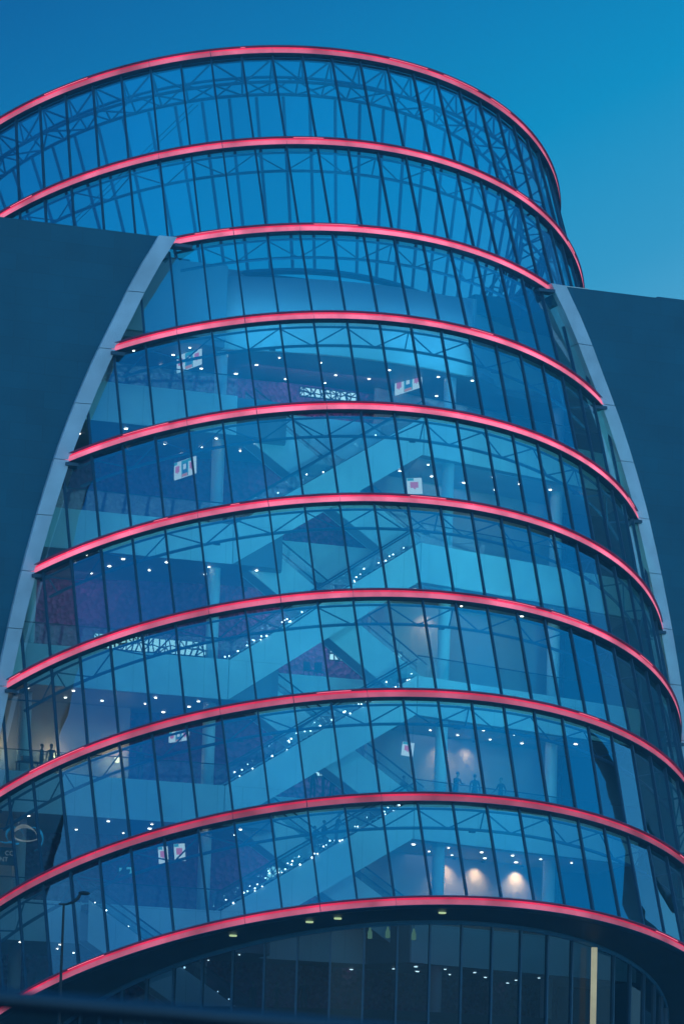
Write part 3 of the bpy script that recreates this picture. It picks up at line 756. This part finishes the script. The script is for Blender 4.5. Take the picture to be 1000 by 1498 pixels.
for q, px in enumerate((458, 473, 486, 503)):
    stand(px, 1135, 4.7+.3*(q % 2), F[1], (0, 3, 0, 2)[q], (.2, 1.4, -.8, 2.4)[q], (0, 1, 3, 0)[q], 1, q % 3, ['leftmost person of a group in front of the glowing lattice', 'second person from the left in the group before the glowing lattice', 'third person from the left in the group before the glowing lattice', 'rightmost person of the group in front of the glowing lattice'][q], group='group of people before the lattice')
for q, (px, f) in enumerate(((433, .50), (448, .55), (464, .615))):
    x = -6.9+11.5*f; person(x, 1.2, F[0]+(F[1]-F[0])*f-.1, (0, 3, 1)[q], 1.57, (1, 0, 3)[q], (1, 0, 1)[q], q, ['hindmost of three people riding the lit lowest escalator', 'middle one of three people riding the lit lowest escalator', 'foremost and highest of three people riding the lit lowest escalator'][q], group='people riding the lowest escalator')
for q, px in enumerate((762, 777, 795, 811)):
    stand(px, 1312, 4.2+.4*(q % 2), F[0], (0, 3, 0, 1)[q], (.5, -.7, .9, .1)[q], (0, 1, 3, 0)[q], 1, (0, 1, 2, 0)[q], ['leftmost person on the lowest balcony between warm wall lamps', 'second person from the left on the lowest balcony', 'third person from the left on the lowest balcony', 'rightmost person on the lowest balcony, leaning'][q], h=(1.85, 1.75, 1.6, 1.6)[q], group='people on the lowest balcony')
for q, px in enumerate((370, 405, 445)):
    stand(px, 1445, -8.0, LZ, (0, 2, 0)[q], (.4, 1.6, -.4)[q], (1, 0, 0)[q], 1, q, ['leftmost person behind the dark entrance glass', 'walking person in the middle behind the dark entrance glass', 'rightmost and tallest person behind the dark entrance glass'][q], h=(1.6, 1.65, 1.9)[q], group='people in the entrance hall')

# ------------------------------------------------------------------ hanging boards, lattices, table, signs, sculpture
M['board'] = emit('lit_board_white', (.62, .78, .80), .95); M['pink'] = emit('lit_board_pink', (.75, .20, .36), .75); M['tealp'] = emit('lit_board_teal', (.05, .42, .50), .75); M['navyp'] = emit('lit_board_navy', (.05, .22, .42), .7); M['orange'] = emit('lit_board_orange', (.75, .30, .25), .75)
def board(px, py, Y, w, h, rz, roll, label, n=3, prints=None, zc_=None):
    p = at(px, py, Y)
    t = thing('hanging_board', label, 'sign board', p, rz, 'lit hanging boards')
    def pan(name, x0, z0, x1, z1, y, m, par):
        g = G(); g.box((x0, -y, z0), (x1, y, z1)); o = g.out(name, m, par); return o
    b = pan('panel', -w/2, -h/2, w/2, h/2, .03, M['board'], t); b.rotation_euler = (0, roll, 0)
    c = w/n
    for q in range(n):
        x = -w/2+c*(q+.5)
        if n == 3 and q == 1:
            pan('print', x-c*.46, -h*.48, x+c*.5, h*.48, .034, M['tealp'], b); pan('print', x-c*.4, -h*.47, x+c*.4, -h*.3, .038, M['orange'], b)
            pan('print', x-c*.3, -h*.28, x+c*.34, h*.3, .037, M['navyp'], b); pan('print', x-c*.2, -h*.05, x+c*.2, h*.25, .041, M['board'], b)
        else:
            pan('print', x-c*.3, -h*.12, x+c*.25, h*.25, .034, M['pink'], b); pan('print', x-c*.08, -h*.2, x+c*.06, -h*.121, .0345, M['pink'], b)
            pan('print', -w/2+c*q+.01, h*.33, -w/2+c*q+c*.45, h*.49, .036, M['tealp'], b)
    for x in (-w*.4, w*.4):
        g = G(); g.tube([(x, 0, h/2), (x, 0, h/2+1.3)], .01, 4); g.out('wire', M['rail'], t)
RZ = math.atan2(.97, -.22)+pi
board(277, 527, 3.5, 2.5, 1.0, RZ, -.06, 'three panel hanging board at upper left beside the white column')
board(597, 561, 4.5, 2.6, .95, RZ, -.05, 'three panel hanging board near the right column on the top floor')
board(271, 685, 3.5, 2.2, 1.0, RZ, -.06, 'half shaded hanging board left of the column, second row down')
board(606, 711, 5.5, .9, .95, RZ+1.2, -.1, 'single white hanging board under the crossing escalators', 1)
board(239, 1251, 4.5, .55, .95, RZ+1.0, -.1, 'narrower left board of a portrait pair at lower left', 1)
board(263, 1247, 4.5, .62, .98, RZ+1.0, -.1, 'wider right board of a portrait pair at lower left', 1)
board(262, 1077, 5.0, 2.0, .6, RZ, 0, 'low hanging board at the edge of the beige wall')
board(596, 1096, 5.0, .7, .8, RZ+1.2, .1, 'small rounded white board between crossing escalators on the second floor', 1)

def lattice(px, py, Y, w, h, label, cell=.32, rz=0):
    p = at(px, py, Y)
    t = thing('lattice_screen', label, 'screen', p, rz, 'glowing lattice screens')
    g = G(); g.box((-w/2, .05, -h/2), (w/2, .08, h/2)); g.out('light_panel', M['lattice_glow'], t)
    nx, nz = max(2, int(w/cell)), max(2, int(h/cell)); g = G()
    pt = [[(-w/2+w*i/nx+(random.uniform(-.1, .1) if 0 < i < nx else 0), 0, -h/2+h*j/nz+(random.uniform(-.1, .1) if 0 < j < nz else 0)) for j in range(nz+1)] for i in range(nx+1)]
    for i in range(nx+1):
        for j in range(nz+1):
            if i < nx: g.tube([pt[i][j], pt[i+1][j]], random.uniform(.03, .06), 4)
            if j < nz: g.tube([pt[i][j], pt[i][j+1]], random.uniform(.03, .06), 4)
            if i < nx and j < nz and random.random() < .6: g.tube([pt[i][j], pt[i+1][j+1]] if random.random() < .5 else [pt[i+1][j], pt[i][j+1]], .035, 4)
    g.out('lattice', M['dark'], t)
random.seed(9)
lattice(480, 577, 5.2, 3.6, .55, 'long glowing lattice low on the uppermost floor')
lattice(225, 944, 2.6, 7.2, .85, 'longest glowing lattice, standing behind the left balcony')
lattice(478, 1117, 7.0, 2.0, 1.6, 'tall glowing lattice behind the group of people')
lattice(405, 1280, 5.5, 1.3, 1.0, 'small glowing lattice beside the lowest lit escalator')
lattice(535, 960, 6.0, 4.6, .8, 'glowing lattice inside the diamond shaped gap between escalators')
def chair(x, y, z, rz, label):
    t = thing('chair', label, 'chair', (x, y, z), rz, 'dark chairs behind the diamond gap')
    g = G(); g.box((-.24, -.24, .42), (.24, .24, .48)); g.out('seat', M['dark'], t)
    g = G(); g.box((-.24, .2, .481), (.24, .25, .98)); g.out('backrest', M['dark'], t)
    for a in (-.2, .2):
        for b in (-.2, .2):
            g = G(); g.tube([(a, b, 0), (a, b, .419)], .022, 5); g.out('leg', M['dark'], t)
for q, (px, rz) in enumerate(((452, .3), (470, 2.4), (545, -.5), (566, 1.2))):
    v_ = at(px, 975, 5.2); chair(v_.x, 5.2+.3*(q % 2), F[2], rz, ['leftmost dark chair seen through the diamond gap', 'second dark chair from the left in the diamond gap', 'third dark chair from the left in the diamond gap', 'rightmost dark chair seen through the diamond gap'][q])
p = at(42, 1122, 2.6)
t = thing('side_table', 'dark table with a box on it beside the left beige wall', 'table', (p.x, 2.6, F[1]))
g = G(); g.box((-.7, -.35, .72), (.7, .35, .77)); g.out('table_top', M['dark'], t)
for x in (-.62, .62):
    for y in (-.28, .28):
        g = G(); g.box((x-.03, y-.03, 0), (x+.03, y+.03, .719)); g.out('leg', M['dark'], t)
bx = D.objects.new('cardboard_box', None)
D.objects.remove(bx)
g = G(); g.box((-.3, -.2, 0), (.25, .2, .28)); g.box((-.31, -.21, .281), (.26, .21, .31)); o = g.out('storage_box', M['mullion'], None, False, (p.x-.1, 2.6, F[1]+.772)); tag(o, 'dark closed box resting on the side table', 'box')

p = at(185, 1273, 4.0)
t = thing('illuminated_sign', 'small cyan lit sign with an angular figure at lower left', 'sign', p)
g = G(); g.box((-.5, .02, -.25), (.5, .06, .22)); g.out('back_plate', M['dark'], t)
g = G(); g.prism([(.02, .18), (.38, .18), (.38, .02), (.30, -.2), (.18, -.2), (.26, .06), (.02, .06)], -.02, .015); g.out('figure', M['exit'], t)
g = G(); g.box((-.42, -.02, -.08), (-.28, .015, .12)); g.out('figure', M['exit'], t)

M['letter'] = emit('lit_letters', (.50, .62, .66), .3)
p = at(4, 1252, 1.6)
t = thing('wall_sign', 'dark sign panel with white capital letters at far left', 'sign', p)
g = G(); g.box((-1.6, .02, -.5), (.75, .08, .48)); g.out('panel', M['dark'], t)
for txt, x, z in (('CO', .14, .05), ('NT', -.16, -.30)):
    cu = D.curves.new('lettering', 'FONT'); cu.body = txt; cu.size = .36; cu.extrude = .004
    tmp = D.objects.new('tmp', cu); COL.objects.link(tmp); bpy.context.view_layer.update()
    me = D.meshes.new_from_object(tmp.evaluated_get(bpy.context.evaluated_depsgraph_get())); D.objects.remove(tmp)
    me.materials.clear(); me.materials.append(M['letter'])
    o = link(D.objects.new('lettering', me), t); o.location = (x, .012, z); o.rotation_euler = (pi/2, 0, 0)
p = at(34, 1222, 2.0)
t = thing('hanging_sculpture', 'hanging sculpture of blue and beige twisted ribbons at far left', 'sculpture', p)
def ribbon(c, r, a0, a1, w, m, tilt, sq=1.0):
    vs = []; fs = []; n = 18
    for k in range(n+1):
        a = a0+(a1-a0)*k/n; x, z = r*math.cos(a), r*sq*math.sin(a); ww = w*(.4+.6*math.sin(pi*k/n))
        for dy, dz in ((-ww, -.02), (ww, .02+tilt*ww), (ww, .06+tilt*ww), (-ww, .02)): vs.append((c[0]+x, c[1]+dy+tilt*x*.4, c[2]+z+dz))
    fs = [(4*k+j, 4*k+(j+1) % 4, 4*k+4+(j+1) % 4, 4*k+4+j) for k in range(n) for j in range(4)]+[(0, 1, 2, 3), tuple(4*n+j for j in (3, 2, 1, 0))]
    g = G(); g.add(vs, fs); return g.out('ribbon', m, t, True)
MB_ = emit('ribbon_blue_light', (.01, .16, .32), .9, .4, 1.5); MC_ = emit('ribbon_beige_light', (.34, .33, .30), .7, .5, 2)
ribbon((-.45, 0, -.1), .55, .4, 5.2, .16, MB_, .5, .8); ribbon((.65, .1, -.15), .5, -1.4, 2.2, .14, MB_, -.6, 1.3)
ribbon((.1, -.1, -.05), .75, .3, 2.8, .2, MC_, .8, .6); ribbon((.2, 0, .1), .8, 3.4, 5.8, .12, MC_, -.5, .5); ribbon((-1.0, 0, -.2), .6, 2.5, 6.1, .12, MB_, .3, .5)
g = G(); g.tube([(-.2, 0, .3), (-.2, 0, F[1]-DROP-p.z)], .015, 5); g.out('wire', M['rail'], t)

# ------------------------------------------------------------------ street lamp on the quay
p = at(89, 1440, -30.0); q_ = at(91, 1322, -30.0)
t = thing('street_lamp', 'slim dark street lamp with curved arm in front of the drum', 'street lamp', (p.x, -30, -3.85))
H_ = q_.z+3.85
g = G(); g.tube([(0, 0, 0), (0, 0, .6), (0, 0, .65), (0, 0, H_)], [.16, .15, .085, .055], 10); g.out('pole', M['post'], t)
g = G(); g.tube([(-.25, 0, H_-.02), (.1, 0, H_-.02), (.45, 0, H_+.1), (.7, 0, H_+.3), (.8, 0, H_+.5)], [.035, .05, .07, .08, .07], 8); g.out('arm', M['post'], t)
g = G(); g.ball((1.0, 0, H_+.56), .2, 10, 7, (1.5, .7, .5)); g.out('lamp_head', M['post'], t, True)

# ------------------------------------------------------------------ near railing (out of focus) and the bridge mast mirrored in the glass
d = Vector((math.sin(R_(64)), math.cos(R_(64)), 0))
ra = CAM + (fwd + r2*((0-500)/6305.4) - u2*((1462-749)/6305.4))*10.0
t = thing('railing', 'blurred dark rail crossing the very bottom of the view', 'railing', (ra.x, ra.y, -10.95), math.atan2(d.y, d.x))
zr = ra.z+10.95
g = G(); g.tube([(-9, 0, zr), (12, 0, zr)], .026, 12); g.out('top_rail', M['rail'], t, True)
g = G(); g.tube([(-9, 0, zr-1.0), (12, 0, zr-1.0)], .02, 8); g.out('lower_rail', M['rail'], t, True)
for x in (-7.5, -3.0, 5.5, 10.5):
    g = G(); g.tube([(x, 0, 0), (x, 0, zr-.02)], .03, 10); g.out('railing_post', M['rail'], t)
t = thing('spire', 'dark pointed church spire mirrored in the right side of the glass', 'spire', (52.0, -17.0, -13.2))
g = G(); g.lathe([(4.8, 9.2), (4.5, 38), (3.7, 42.5), (2.6, 46), (1.7, 48.4), (1.05, 50.6), (.6, 53.5), (.3, 56), (.04, 60)], 18); g.out('spire_roof', M['dark'], t, True)

# ------------------------------------------------------------------ thin haze volume added to lift the dark tones
g = G(); g.box((-420, -330, -14.5), (420, 330, 62))
hm = D.materials.new('added_haze'); hm.use_nodes = True; t = hm.node_tree; t.nodes.clear()
pv = N(t, 'ShaderNodeVolumePrincipled'); pv.inputs['Color'].default_value = (.45, .80, .95, 1); pv.inputs['Density'].default_value = .00055; pv.inputs['Anisotropy'].default_value = .1
o = N(t, 'ShaderNodeOutputMaterial'); t.links.new(pv.outputs[0], o.inputs['Volume'])
hz = g.out('haze', hm); hz['kind'] = 'stuff'
